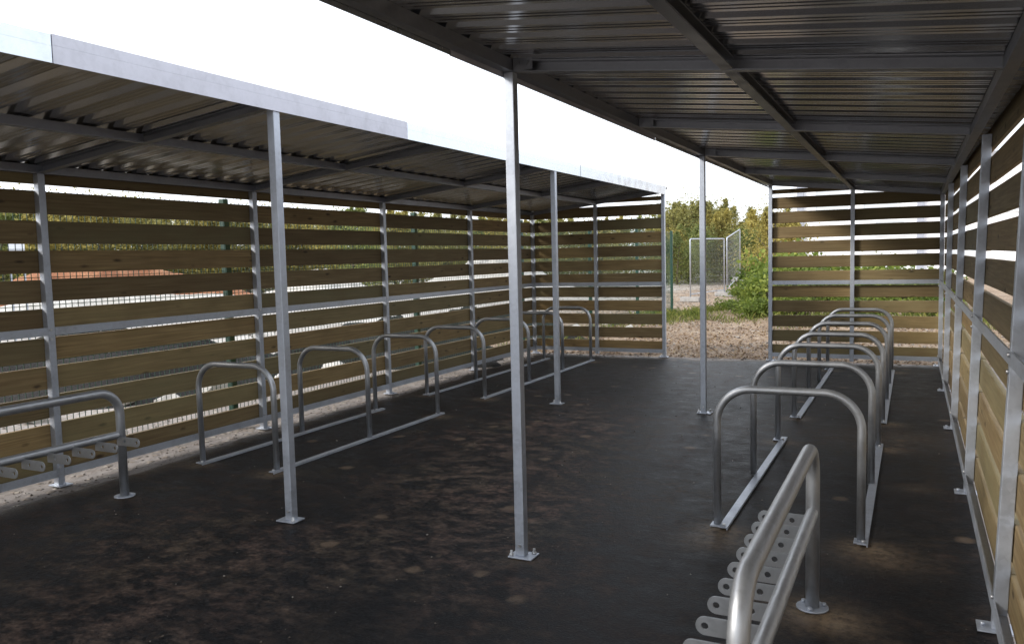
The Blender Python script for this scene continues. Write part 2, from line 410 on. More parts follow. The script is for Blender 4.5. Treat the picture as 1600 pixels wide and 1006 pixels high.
    for y0, y1 in zip(ys, ys[1:]):
        m = MB(); xb(m, DEPTH-.025, DEPTH-.019, y0+.027, y1-.027, 1.045, 1.10); xb(m, DEPTH-.019, DEPTH+.02, y0+.027, y1-.027, 1.045, 1.051)
        m.build('mid_rail', M_galv, root, fn=fn_wall, loc=loc)
        m = MB(); xb(m, DEPTH-.025, DEPTH-.019, y0+.027, y1-.027, .062, .117); xb(m, DEPTH-.019, DEPTH+.024, y0+.027, y1-.027, .062, .068)
        m.build('bottom_rail', M_galv, root, fn=fn_wall, loc=loc)
        slat_panel('slat_panel', root, 1, y0, y1, X(DEPTH+.028), X(DEPTH+.056), zsl, loc, fn_wall)
    # end wall
    ye = YE
    m = MB(); xb(m, um-.025, um+.025, ye-.025, ye+.025, .02, zu(um)-.002); m.build('end_post', M_galv, root, .003, loc=loc)
    for u0, u1 in ((.027, um-.027), (um+.027, DEPTH-.027)):
        m = MB(); xb(m, u0, u1, ye-.025, ye-.019, 1.045, 1.10); xb(m, u0, u1, ye-.019, ye+.02, 1.045, 1.051); m.build('mid_rail', M_galv, root, loc=loc)
        m = MB(); xb(m, u0, u1, ye-.025, ye-.019, .062, .117); xb(m, u0, u1, ye-.019, ye+.02, .062, .068); m.build('bottom_rail', M_galv, root, loc=loc)
        a, b = sorted((X(u0-.02 if u0 < .1 else u0-.024), X(u1+.024)))
        zz = [(.0735+.2*k, .2275+.2*k) for k in range(11)]
        if u0 < .1: zz.append((2.275, 2.335))
        slat_panel('slat_panel', root, 0, a, b, ye+.028, ye+.056, zz, loc)
    return root

twist = lambda p: (p[0]+.010*(11.62-p[1])*p[2]/2.1, p[1], p[2])
shelter(-1, -3.248, 2.372, 2.142, 'galvanised slatted bike shelter with zinc-edged roof across the aisle, sheltering the leftmost hoops', None)
shelter(1, -1.757, 2.388, 2.155, 'galvanised slatted bike shelter overhead, its corrugated roof and timber wall at the right', twist)

# ------------------------------------------------------------------ bike racks
HOOP_W = .73
def bike_rack(xl, ys, label):
    loc = (xl+HOOP_W/2, ys[0], 0)
    root = thing('bike_rack', label, 'bike rack', loc, 'hoop racks on the tarmac under the shelters')
    for y in ys:
        m = MB(); h = .762+random.uniform(-.004, .004); ja, jb = random.uniform(-.009, .009), random.uniform(-.009, .009)
        path = fillet([(xl, y, .004), (xl, y, h), (xl+HOOP_W, y, h), (xl+HOOP_W, y, .004)], .185, 12)
        path = [Vector((p.x, p.y+(ja+(jb-ja)*(p.x-xl)/HOOP_W)*p.z, p.z)) for p in path]
        m.tube(path, .0212, 16); m.build('hoop', M_tube, root, loc=loc)
    for xx, sh in ((xl, -.004), (xl+HOOP_W, -.035)):
        m = MB(); a, b = ys[0]-.07, ys[-1]+.07
        m.box(xx+.023+sh, xx+.070+sh, a, b, .009, .015); m.box(xx+.064+sh, xx+.070+sh, a, b, .0, .0088)
        r = m.build('base_rail', M_galv, root, loc=loc)
        for yy in (ys[0], ys[-1]):
            m = MB(); m.box(xx-.034, xx+.030, yy-.04, yy+.035, 0, .0085); m.build('foot_plate', M_galv, r, .001, loc=loc)
            m = MB(); m.cyl((xx+.048+sh, yy-.05), .009, .0155, .028, 8); m.build('anchor_bolt', M_boltz, r, loc=loc)
    return root
RY1 = [4.46, 5.59, 6.70]; RY2 = [7.69, 8.83, 9.88, 10.92]
bike_rack(-4.85, RY1, 'three hoop bike rack on twin floor rails, behind the nearest post of the left shelter')
bike_rack(-4.86, RY2, 'four hoop bike rack on twin floor rails, in the far corner of the left shelter')
bike_rack(-.955, RY1, 'three hoop bike rack just beyond the scooter rack under the nearest roof')
bike_rack(-.955, RY2, 'four hoop bike rack at the end wall of the right hand shelter')

def scooter_rack(x, s, label, yf):
    """s: direction in which the holders point"""
    loc = (x, yf, 0); y1 = yf-1.62
    root = thing('scooter_rack', label, 'scooter rack', loc, 'low scooter racks with rows of holders')
    m = MB(); path = fillet([(x, yf, .006), (x, yf, .70), (x, y1, .70), (x, y1, .006)], .15, 12); m.tube(path, .028, 18)
    m.build('frame_tube', M_tube, root, loc=loc)
    pth, rad = [(x, yf-.027, .412)], [.025]; yy = yf-.04
    while yy > y1+.03:              # weld beads where each plate joins the bar
        for dy, rr in ((.007, .025), (.005, .0253), (-.006, .0253), (-.009, .025)): pth.append((x, yy+.003+dy*.9, .412)); rad.append(rr)
        yy -= .159
    pth.append((x, y1+.027, .412)); rad.append(.025)
    m = MB(); m.tube(pth, rad, 16); m.build('holder_bar', M_tube, root, loc=loc)
    k = 0; y = yf-.04
    while y > y1+.03:
        bm = bmesh.new(); prof = []
        Lg, hh = .208, .0285
        prof = [(0, -hh), (Lg-hh, -hh)]+[(Lg-hh+hh*math.cos(a), hh*math.sin(a)) for a in [(-80+160*i/8)*math.pi/180 for i in range(9)]]+[(Lg-hh, hh), (0, hh)]
        outer = [bm.verts.new((s*px, 0, pz)) for px, pz in prof]
        edges = [bm.edges.new((outer[i], outer[(i+1) % len(outer)])) for i in range(len(outer))]
        for hx in (.07, .18):
            ring = [bm.verts.new((s*(hx+.0115*math.cos(t*math.pi/5)), 0, .0115*math.sin(t*math.pi/5))) for t in range(10)]
            edges += [bm.edges.new((ring[i], ring[(i+1) % 10])) for i in range(10)]
        bmesh.ops.triangle_fill(bm, use_beauty=True, edges=edges)
        ex = bmesh.ops.extrude_face_region(bm, geom=bm.faces[:])
        bmesh.ops.translate(bm, vec=(0, .006, 0), verts=[v for v in ex['geom'] if isinstance(v, bmesh.types.BMVert)])
        bmesh.ops.recalc_face_normals(bm, faces=bm.faces[:])
        me = bpy.data.meshes.new('holder_plate'); bm.to_mesh(me); bm.free(); me.materials.append(M_tube)
        o = bpy.data.objects.new('holder_plate', me); C.objects.link(o); o.parent = root; o.location = (s*.008, y-yf, .378)
        y -= .159
    for yy in (yf, y1):
        m = MB(); m.cyl((x, yy), .065, 0, .007, 20)
        for a in range(3): m.cyl((x+.048*math.cos(a*2.1+.4), yy+.048*math.sin(a*2.1+.4)), .009, .007, .02, 6)
        m.build('base_plate', M_galv, root, loc=loc)
    return root
scooter_rack(-4.64, 1, 'low scooter rack with row of holders by the timber wall of the left shelter', 3.60)
scooter_rack(-.365, -1, 'low scooter rack with rounded drilled holders, nearest to the viewer at lower right', 3.545)

# ------------------------------------------------------------------ ground
def height_noise(x, y): return .012*math.sin(x*.7+1)*math.sin(y*.5)
def grid_sheet(name, x0, x1, y0, y1, nx, ny, zf_, mat):
    xs = np.linspace(x0, x1, nx); ys = np.linspace(y0, y1, ny)
    v = [(x, y, zf_(x, y)) for y in ys for x in xs]
    f = [(j*nx+i, j*nx+i+1, (j+1)*nx+i+1, (j+1)*nx+i) for j in range(ny-1) for i in range(nx-1)]
    me = bpy.data.meshes.new(name); me.from_pydata(v, [], f); me.materials.append(mat)
    me.polygons.foreach_set('use_smooth', [True]*len(f))
    o = bpy.data.objects.new(name, me); C.objects.link(o); return o
# one ground sheet to the horizon: fine in the middle, coarse outside
def big_ground():
    def axis(c0, c1, step, far):
        a = list(np.arange(c0, c1+.001, step)); out = []; d = step
        lo = a[0]; hi = a[-1]
        pre = []; post = []
        while hi < far: d *= 1.35; hi += d; post.append(hi)
        d = step
        while lo > -far: d *= 1.35; lo -= d; pre.append(lo)
        return pre[::-1]+a+post
    xs = axis(-22, 8, .35, 900); ys = axis(-6, 40, .35, 900)
    def z(x, y):
        inside = -6.0 < x < .9 and y < 12.1
        if inside: return -.012
        t = min(1, max(0, min(max(-6.0-x, x-.9, y-12.1), 1.5))/1.5)
        h = .05*math.sin(x*.9+.3*y)*math.sin(y*.63-.2*x)+.03*math.sin(2.1*x)*math.sin(1.7*y+1)
        if x > -5.2: h += .35*max(0, min(1, (y-17)/6))*max(0, min(1, (x+5.2)/2.5))
        return -.012+t*h*.7
    nx, ny = len(xs), len(ys)
    v = [(x, y, z(x, y)) for y in ys for x in xs]
    f = [(j*nx+i, j*nx+i+1, (j+1)*nx+i+1, (j+1)*nx+i) for j in range(ny-1) for i in range(nx-1)]
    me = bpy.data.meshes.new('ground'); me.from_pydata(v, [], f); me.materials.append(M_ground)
    me.polygons.foreach_set('use_smooth', [True]*len(f))
    o = bpy.data.objects.new('ground', me); C.objects.link(o); o['kind'] = 'structure'; return z
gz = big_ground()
# tarmac with ragged edges and dust round every foot
feet = []
for ys_, xl in ((RY1, -4.85), (RY2, -4.86), (RY1, -.955), (RY2, -.955)):
    for yy in (ys_[0], ys_[-1]): feet += [(xl+.03, yy-.06, .12, .8), (xl+HOOP_W+.03, yy-.06, .13, .9)]
feet += [(-.365, 3.50, .17, 1.0), (-.25, 3.42, .12, .7), (-4.64, 3.57, .1, .4), (-1.74, 3.56, .08, .5), (-1.69, 7.6, .1, .4), (-3.25, 7.6, .07, .35), (-.9, 4.2, .18, .6), (-.15, 4.25, .2, .55), (-.2, 7.1, .5, .25), (.1, 2.9, .12, .3), (.05, 5.6, .1, .3)]
def tarmac():
    x0, x1, y0, y1 = -5.28, .34, -1.5, 11.95; st = .045
    nx = int((x1-x0)/st); ny = int((y1-y0)/st); xs = np.linspace(x0, x1, nx); ys = np.linspace(y0, y1, ny)
    X, Y = np.meshgrid(xs, ys)
    ph = rng.uniform(0, 6.28, 24); fr = rng.uniform(.8, 14, 24); am = .05/np.sqrt(fr)
    eL = -5.185+sum(a*np.sin(f*ys+p) for a, f, p in zip(am, fr, ph))*.5  # left edge set back to bare the pale strip painted for sunlight
    ph = rng.uniform(0, 6.28, 24); eT = 11.62+sum(a*np.sin(f*xs+p) for a, f, p in zip(am, fr, ph))*.8
    Xe = np.where(X < -4.6, X+(eL[:, None]-x0)*np.clip((-4.6-X)/(-4.6-x0), 0, 1), X)
    Ye = np.where(Y > 11, Y+(eT[None, :]-y1)*np.clip((Y-11)/(y1-11), 0, 1), Y)
    Z = .0*X+.0025*np.sin(2.1*Xe+.5)*np.sin(1.3*Ye)-.003
    edge = np.minimum(np.clip((Xe-eL[:, None])/.08, 0, 1), np.clip((eT[None, :]-Ye)/.12, 0, 1)); Z = Z-.011*(1-edge)**2
    dust = np.zeros_like(X)
    for (a, b, r, w) in feet: dust += w*np.exp(-(((Xe-a)/r)**2+((Ye-b)/(r*.8))**2))
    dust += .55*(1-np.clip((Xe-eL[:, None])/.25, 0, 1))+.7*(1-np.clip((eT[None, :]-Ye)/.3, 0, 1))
    # trodden mud brought in along the aisle
    mud = np.exp(-((Xe+2.75)/.95)**2)*np.clip((9.5-Ye)/3, 0.25, 1)+.36
    mud += .9*np.exp(-((Xe+2.3)/.8)**2-((Ye-2.9)/1.2)**2)
    v = np.stack([Xe, Ye, Z], -1).reshape(-1, 3)
    f = [(j*nx+i, j*nx+i+1, (j+1)*nx+i+1, (j+1)*nx+i) for j in range(ny-1) for i in range(nx-1)]
    me = bpy.data.meshes.new('tarmac'); me.from_pydata(v.tolist(), [], f); me.materials.append(M_tarmac)
    me.polygons.foreach_set('use_smooth', [True]*len(f))
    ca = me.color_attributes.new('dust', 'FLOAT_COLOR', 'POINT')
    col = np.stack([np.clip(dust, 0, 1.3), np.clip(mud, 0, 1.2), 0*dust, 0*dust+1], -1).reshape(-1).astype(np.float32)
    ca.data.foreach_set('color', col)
    o = bpy.data.objects.new('tarmac', me); C.objects.link(o); o['kind'] = 'structure'
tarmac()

# scattered stones (octahedra with jitter), one object each kind
def stones(name, pts, smin, smax, mat, label, cat, flat=.6):
    base = np.array([(1, 0, 0), (0, 1, 0), (-1, 0, 0), (0, -1, 0), (0, 0, 1), (0, 0, -.6), (.6, .6, .5), (-.6, .5, .5)], float)[:6]
    F8 = [(0, 1, 4), (1, 2, 4), (2, 3, 4), (3, 0, 4), (1, 0, 5), (2, 1, 5), (3, 2, 5), (0, 3, 5)]
    v = []; f = []; col = []
    for (x, y, z) in pts:
        s = smin+(smax-smin)*rng.random()**3; a = rng.uniform(0, 6.28); c, sn = math.cos(a), math.sin(a)
        b = base*rng.uniform(.6, 1.25, (6, 3))*np.array([s, s*.75, s*flat]); i = len(v)
        v += [(x+c*p[0]-sn*p[1], y+sn*p[0]+c*p[1], z+p[2]*1.0) for p in b]; f += [tuple(i+k for k in t) for t in F8]
        t = rng.random(); col += [(t, t, t, 1)]*6
    me = bpy.data.meshes.new(name); me.from_pydata(v, [], f); me.materials.append(mat)
    ca = me.color_attributes.new('leaf', 'FLOAT_COLOR', 'POINT'); ca.data.foreach_set('color', np.array(col, np.float32).reshape(-1))
    o = bpy.data.objects.new(name, me); C.objects.link(o); tag(o, label, cat, kind='stuff'); return o
pts = []
for _ in range(1000):
    x = rng.normal(-2.5, 1.2) if rng.random() < .6 else rng.uniform(-5, .25); y = rng.uniform(1.2, 11.4)
    if -5.05 < x < .27: pts.append((x, y, .001))
stones('grit', pts, .002, .010, M_grit, 'small pale grit and stones scattered over the black tarmac', 'grit')
pts = [(rng.uniform(-6, 1.5), 11.6+rng.random()**1.5*7, 0) for _ in range(3000)]
pts += [(x, y, 0) for x, y in ((rng.uniform(-15, -5.7), rng.uniform(2, 42)) for _ in range(9000))]
pts += [(x, y, 0) for x, y in ((rng.uniform(-9.5, -4.6), rng.uniform(19, 40)) for _ in range(5000))]
stones('gravel', [(rng.uniform(-5.5, -5.1), rng.uniform(1, 12), -.010) for _ in range(1600)], .003, .014, M_grit, 'fine pale gravel standing in for the sun strip along the foot of the left slatted wall', 'gravel')  # gravel added to carry the painted sun strip by the wall
stones('gravel', [(x, y, gz(x, y)) for x, y, _ in pts], .008, .05, M_stone, 'pale stones and crushed rubble strewn over the bare ground', 'gravel')

# ------------------------------------------------------------------ green mesh fence behind the left wall
def wire_panel(m, p0, p1, z0, z1, dv=.05, dh=.2, w=.0022, tilt=None):
    """welded mesh between two ground points"""
    a = Vector((p0[0], p0[1], 0)); b = Vector((p1[0], p1[1], 0)); d = (b-a); Ln = d.length; d.normalize(); nrm = Vector((-d.y, d.x, 0))
    zb0, zb1 = (p0[2] if len(p0) > 2 else 0), (p1[2] if len(p1) > 2 else 0)
    def bar(q0, q1, ax):
        i = len(m.v); w2 = w
        for q in (q0, q1):
            if ax == 'v': m.v += [tuple(q+d*sx*w2+nrm*sy*w2) for sx, sy in ((-1, -1), (1, -1), (1, 1), (-1, 1))]
            else: m.v += [tuple(q+Vector((0, 0, sx*w2))+nrm*sy*w2) for sx, sy in ((-1, -1), (1, -1), (1, 1), (-1, 1))]
        m.f += [(i+k, i+(k+1) % 4, i+4+(k+1) % 4, i+4+k) for k in range(4)]; m.sm += [False]*4
    n = int(Ln/dv)
    for k in range(n+1):
        t = (k*dv)/Ln; q = a+d*k*dv; zz = zb0+(zb1-zb0)*t
        bar(q+Vector((0, 0, z0+zz)), q+Vector((0, 0, z1+zz)), 'v')
    z = z0+.01
    while z < z1:
        for off in (-.006, .006): bar(a+nrm*off+Vector((0, 0, z+zb0)), b+nrm*off+Vector((0, 0, z+zb1)), 'h')
        z += dh
def mesh_fence(pts, label, h=2.06, back=None, dv=.05):
    loc = (pts[0][0], pts[0][1], 0); root = thing('mesh_fence', label, 'fence', loc)
    for (x, y) in pts:
        m = MB(); m.box(x-.03, x+.03, y-.03, y+.03, -.05, h+.03); p = m.build('post', M_green, root, .004, loc=loc)
        for zz in (.3, .9, 1.5, 1.95):
            m = MB(); m.box(x+.031, x+.04, y-.02, y+.02, zz, zz+.03); m.build('clamp', M_green, p, loc=loc)
    for a, b in zip(pts, pts[1:]):
        m = MB(); dx, dy = b[0]-a[0], b[1]-a[1]; l = math.hypot(dx, dy); ex, ey = dx/l*.035, dy/l*.035
        wire_panel(m, (a[0]+ex, a[1]+ey), (b[0]-ex, b[1]-ey), .03, h, dv); m.build('mesh_panel', M_green, root, loc=loc)
    return root
fx = -5.62
mesh_fence([(fx, y) for y in (-.7, 2.43, 5.56, 8.71, 11.82, 14.9, 17.9, 20.85)], 'green welded mesh fence on square green posts close behind the left slatted wall')
mesh_fence([(-30+3*k, 47.5+.3*k) for k in range(7)], 'distant green mesh fence crossing the stony yard in front of the hedge', 2.05, dv=.1)

# temporary site fence panels
def temp_panel(p0, p1, label, h=1.95):
    loc = (p0[0], p0[1], p0[2]); root = thing('temporary_fence_panel', label, 'site fence', loc, 'temporary fence panels in the yard')
    a = Vector(p0); b = Vector(p1); Z = Vector((0, 0, 1))
    m = MB(); path = fillet([a+Z*.05, a+Z*h, b+Z*h, b+Z*.05], .06, 5); m.tube(path, .021, 8); m.tube([a+Z*.2, b+Z*.2], .016, 8); m.build('frame', M_galv, root, loc=loc)
    m = MB(); wire_panel(m, p0, p1, .2, h-.02, .075, .25, .0013); m.build('mesh', M_wire, root, loc=loc)
    for q in (a, b):
        d = (b-a).normalized(); n = Vector((-d.y, d.x, 0)); m = MB(); i = 0
        c = [q+n*.32+d*.1, q-n*.32+d*.1, q-n*.32-d*.1, q+n*.32-d*.1]
        m.prism([(p.x, p.y) for p in c], 2, q.z-.03, q.z+.12); m.build('foot_block', M_block, root, .02, loc=loc)
    return root
temp_panel((-6.35, 25.8, 0), (-5.86, 28.6, .02), 'temporary steel mesh fence panel seen edge on, nearer of the two leaning ones')
temp_panel((-5.80, 28.75, .05), (-6.0, 32.2, .42), 'upright temporary steel mesh panel standing beside the leafy green bank')

# ------------------------------------------------------------------ white building beyond the right shelter
def building():
    x0, x1, y0, y1, h = -5.0, 14, 40, 52, 5.2
    loc = ((x0+x1)/2, (y0+y1)/2, 0)
    root = thing('building', 'white rendered building seen in slices through the gaps of the end wall', 'building', loc)
    m = MB(); m.box(x0, x1, y0, y1, -.1, h); w = m.build('wall', M_render, root, loc=loc)
    m = MB(); m.box(x0-.25, x1+.25, y0-.25, y1+.25, h+.003, h+.25); m.build('roof', M_rooft, root, .02, loc=loc)
    for xx in (-4.72, .25, 5.4): 
        m = MB(); m.box(xx-.14, xx+.14, y0-.12, y0-.004, .05, h-.05); m.box(xx-.2, xx+.2, y0-.16, y0-.004, h-.3, h-.052) ; m.build('downpipe', M_grey, root, loc=loc)
    for (xa, xb, za, zb_) in ((-4.1, -2.6, 2.9, 4.3), (-2.1, -.6, 2.9, 4.3), (-1.6, -.3, 2.05, 2.75), (1.2, 2.7, 2.9, 4.3), (1.2, 2.7, .9, 2.2), (3.4, 4.9, 2.9, 4.3), (6.2, 7.7, 2.9, 4.3), (6.2, 7.7, .9, 2.2)):
        m = MB(); t = .07
        m.box(xa, xb, y0-.05, y0-.003, za, za+t); m.box(xa, xb, y0-.05, y0-.003, zb_-t, zb_); m.box(xa, xa+t, y0-.05, y0-.003, za+t, zb_-t); m.box(xb-t, xb, y0-.05, y0-.003, za+t, zb_-t)
        fr = m.build('window', M_white, root, loc=loc)
        m = MB(); m.box(xa+t, xb-t, y0-.03, y0-.004, za+t, zb_-t); m.build('pane', M_glass2, fr, loc=loc)
M_glass2 = plain('pale_blind_glass', (.55, .58, .6), .1, 0, .1, 1, 0)
building()

# ------------------------------------------------------------------ heaps and rubble in the yard
def heap(name, cx, cy, rx, ry, h, mat, label, cat, seed, rot=0):
    r = np.random.default_rng(seed); n, k = 56, 16; v = [(0, 0, h)]; f = []
    ph = r.uniform(0, 6.28, (8,)); 
    for i in range(1, k+1):
        t = i/k
        for j in range(n):
            a = 2*math.pi*j/n; rad = t*(1+.12*math.sin(3*a+ph[0])+.08*math.sin(5*a+ph[1])+.05*math.sin(9*a+ph[5]))
            z = h*(math.cos(t*math.pi)*.5+.5)**.8*(1+.25*math.sin(2*a+ph[2])*t)
            z += h*.10*math.sin(7*t*3+ph[3]+2*a)*(1-t)+r.normal(0, .022*h)*(1-t*.8)
            x, y = rx*rad*math.cos(a), ry*rad*math.sin(a); c, s = math.cos(rot), math.sin(rot)
            v.append((c*x-s*y, s*x+c*y, z-.05*t))
    for j in range(n): f.append((0, 1+j, 1+(j+1) % n))
    for i in range(k-1):
        for j in range(n): f.append((1+i*n+j, 1+(i+1)*n+j, 1+(i+1)*n+(j+1) % n, 1+i*n+(j+1) % n))
    me = bpy.data.meshes.new(name); me.from_pydata(v, [], f); me.materials.append(mat)
    me.polygons.foreach_set('use_smooth', [True]*len(f))
    o = bpy.data.objects.new(name, me); C.objects.link(o); o.location = (cx, cy, gz(cx, cy)); tag(o, label, cat); return o
def at(u, d): return ground_at(u, d)
x, y = at(150, 33); heap('clay_heap', x, y, 7.2, 2.6, 1.75, M_clay, 'long heap of red clay beyond the fence behind the left wall', 'soil heap', 3, R(33))
x, y = at(150, 11.5); heap('topsoil_heap', x, y, 3.2, 1.3, .72, M_dark, 'low black topsoil heap behind the wall above the left scooter rack', 'soil heap', 4, R(40))
x, y = at(610, 12.5); heap('topsoil_heap', x, y, 2.2, 1.2, .62, M_dark, 'low black topsoil heap behind the wall between the left hoops', 'soil heap', 5, R(20))
x, y = at(500, 12.0); heap('topsoil_heap', x, y, 1.1, .6, .42, M_dark, 'flat black topsoil heap close behind the fence by the second left bay', 'soil heap', 16, R(40))
x, y = at(730, 15.5); heap('topsoil_heap', x, y, 1.1, .8, .6, M_dark, 'rounded black topsoil heap close behind the fence near the foremost post', 'soil heap', 17, R(20))
x, y = at(800, 15.5); heap('topsoil_heap', x, y, 1.6, 1.0, .5, M_dark, 'small black topsoil heap behind the corner of the left shelter', 'soil heap', 15, R(20))
x, y = at(190, 22); heap('spoil_heap', x, y, 7.5, 1.6, .85, M_pale, 'pale rubble heap in front of the red clay behind the left wall', 'rubble heap', 6, R(38))
x, y = at(760, 34); heap('spoil_heap', x, y, 4.5, 3, 1.5, M_pale, 'pale grey heap behind the left wall just left of the foremost post', 'rubble heap', 8, R(0))
x, y = at(500, 36); heap('spoil_heap', x, y, 4, 2, 1.15, M_pale, 'pale grey heap far behind the second bay of the left wall', 'rubble heap', 9, R(0))
def rubble(name, u, d, s, mat, label, seed, hz=.6):
    r = np.random.default_rng(seed); bm = bmesh.new(); bmesh.ops.create_icosphere(bm, subdivisions=2, radius=1)
    pl = [(Vector(r.normal(0, 1, 3)).normalized(), r.uniform(.45, .8)) for _ in range(11)]
    for v in bm.verts:
        for n_, k in pl:
            dd = v.co.dot(n_)
            if dd > k: v.co -= n_*(dd-k)
        v.co += Vector(r.normal(0, .015, 3)); v.co.x *= s; v.co.y *= s*.8; v.co.z *= s*hz
    me = bpy.data.meshes.new(name); bm.to_mesh(me); bm.free(); me.materials.append(mat)
    o = bpy.data.objects.new(name, me); C.objects.link(o); x, y = at(u, d); o.location = (x, y, gz(x, y)+s*hz*.45); o.rotation_euler.z = r.uniform(0, 6)
    return o
spots = [(30, 9.5), (70, 11), (180, 10.2), (215, 12), (255, 9.3), (310, 11.5), (330, 9.8), (375, 12.5), (430, 10.6), (480, 13), (520, 11.2), (560, 14.5), (640, 12.2), (665, 14), (700, 15.5), (725, 13.2), (760, 16), (800, 17), (850, 15), (900, 16.5), (945, 18), (985, 16)]
for i, (u, d) in enumerate(spots):
    o = rubble('rubble_block', u, d, random.uniform(.16, .34), M_conc if i % 3 else M_pale, '', 40+i)
    tag(o, 'broken pale concrete block lying on the yard behind the left shelter', 'rubble', 'broken concrete blocks behind the left shelter')

# small white notice board behind the left wall
x, y = at(26, 16)
root = thing('notice_board', 'small white board on two legs behind the far left of the slatted wall', 'board', (x, y, 0))
root.rotation_euler.z = R(57)
m = MB(); m.box(-.12, .12, -.01, .01, 1.55, 2.15); m.build('panel', M_white, root, .003)
for sx in (-.1, .1):
    m = MB(); m.box(sx-.015, sx+.015, .012, .04, -.02, 2.1); m.build('leg', M_galv, root)

# ------------------------------------------------------------------ vegetation
def leaves(centres, n, size, spread, seed, droop=.3, aspect=.6):
    """n leaf quads around weighted centres -> verts, faces, tint"""
    r = np.random.default_rng(seed); c = np.array(centres)
    idx = r.integers(0, len(c), n); p = c[idx, :3]+r.normal(0, 1, (n, 3))*(c[idx, 3:4]*spread)
    nrm = r.normal(0, 1, (n, 3)); nrm[:, 2] += .6; nrm /= np.linalg.norm(nrm, axis=1)[:, None]
    t = r.normal(0, 1, (n, 3)); t -= nrm*(t*nrm).sum(1)[:, None]; t /= np.linalg.norm(t, axis=1)[:, None]; b = np.cross(nrm, t)
    s = size*r.uniform(.5, 1.3, n)[:, None]
    q = np.stack([p-t*s, p+b*s*aspect-nrm*s*.12, p+t*s, p-b*s*aspect-nrm*s*.12], 1)
    clump = r.random(len(c))[idx]; tint = np.clip(.55*clump+.45*r.random(n), 0, 1)
    return q.reshape(-1, 3), tint
def leaf_mesh(name, q, tint, mat):
    n = len(q)//4; me = bpy.data.meshes.new(name)
    me.vertices.add(4*n); me.vertices.foreach_set('co', q.astype(np.float32).reshape(-1))
    me.loops.add(4*n); me.loops.foreach_set('vertex_index', np.arange(4*n, dtype=np.int32))
    me.polygons.add(n); me.polygons.foreach_set('loop_start', np.arange(0, 4*n, 4, dtype=np.int32))
    me.update(calc_edges=True); me.validate()
    ca = me.color_attributes.new('leaf', 'FLOAT_COLOR', 'POINT'); t = np.repeat(tint, 4)
    ca.data.foreach_set('color', np.stack([t, t, t, t*0+1], -1).astype(np.float32).reshape(-1)); me.materials.append(mat); return me
def tree_proto(kind, h, w, nl, seed, lsize):
    """trunk mesh and crown mesh for one kind of tree"""
    r = np.random.default_rng(seed); m = MB(); cs = []
    lean = r.normal(0, .03, 2)
    top = Vector((lean[0]*h, lean[1]*h, h*.8))
    path = [Vector((0, 0, -.1)), Vector((lean[0]*h*.2, 0, h*.25)), Vector((lean[0]*h*.6, lean[1]*h*.5, h*.55)), top]
    m.tube(path, [h*.022, h*.017, h*.011, h*.004], 7)
    for k in range(11):
        t = r.uniform(.16, .85); base = path[0].lerp(path[-1], t); a = r.uniform(0, 6.28); l = w*(1.05-t*.55)*r.uniform(.6, 1.05)
        tip = base+Vector((math.cos(a)*l, math.sin(a)*l, h*r.uniform(.08, .24))); mid = base.lerp(tip, .5)+Vector((0, 0, -.04*h))
        m.tube([base, mid, tip], [h*.009, h*.006, h*.002], 5)
        for q in (mid, tip, base.lerp(tip, .8)): cs.append((*q, w*r.uniform(.17, .34)))
    for k in range(6):          # upright shoots that break the outline
        a = r.uniform(0, 6.28); rr = w*r.uniform(.05, .75); b0 = Vector((math.cos(a)*rr, math.sin(a)*rr, h*r.uniform(.5, .72))); t1 = b0+Vector((r.normal(0, .12), r.normal(0, .12), h*r.uniform(.12, .27)))
        m.tube([b0, t1], [h*.005, h*.0015], 4); cs += [(*b0.lerp(t1, q), w*(.13-.1*q)) for q in (.2, .45, .65, .85, 1)]
    for k in range(10): cs.append((r.normal(0, w*.45), r.normal(0, w*.45), h*r.uniform(.08, .4), w*r.uniform(.2, .32)))
    q, t = leaves(cs, nl, lsize, 1.0, seed+1); keep = q.reshape(-1, 4, 3)[:, 0, 2] > .05
    q = q.reshape(-1, 4, 3)[keep].reshape(-1, 3); t = t[keep]
    mat = {'olive': M_olive, 'gold': M_gold, 'green': M_greenl}[kind]
    root = bpy.data.objects.new(kind, None)
    tr = m.build('trunk', M_bark); cr = bpy.data.objects.new('crown', leaf_mesh('crown', q, t, mat)); C.objects.link(cr)
    return tr, cr
protos = {}
for kind, sd in (('olive', 1), ('gold', 2), ('green', 3)):
    for j in range(2): protos[kind, j] = tree_proto(kind, 4.6, 1.7, 9000, 100*sd+j, .066)
used = set()
def tree(kind, j, x, y, s, label, sz=1):
    root = thing('hedge_tree', label, 'tree', (x, y, gz(x, y)), 'trees of the overgrown hedge around the yard')
    root.scale = (s, s, s*sz); root.rotation_euler.z = random.uniform(0, 6.28)
    for p in protos[kind, j]:
        o = p if (kind, j) not in used else p.copy()
        if (kind, j) in used: C.objects.link(o)
        o.parent = root
    used.add((kind, j))
LAB = {'olive': 'olive leaved hedge tree with bare twiggy tips beyond the yard', 'gold': 'golden yellow autumn hedge tree beyond the yard', 'green': 'green leaved hedge tree beyond the yard'}
# hedge behind the left wall: columns of the photo from far left to the gap between the shelters
u = -60; i = 0
kinds = ['gold', 'olive', 'gold', 'green', 'olive', 'gold', 'olive', 'gold', 'gold', 'green']
while u < 1000:
    d = 44+6*math.sin(i*1.7)+random.uniform(-3, 3); x, y = at(u, d)
    hs = random.uniform(.73, .83)+.33*max(0, 1-u/900)
    k = kinds[i % len(kinds)]; tree(k, i % 2, x, y, hs, {'olive': 'olive hedge tree glimpsed through the slats of the left shelter', 'gold': 'yellow autumn hedge tree glimpsed through the slats of the left shelter', 'green': 'green hedge tree glimpsed through the slats of the left shelter'}[k]); u += random.uniform(17, 25); i += 1
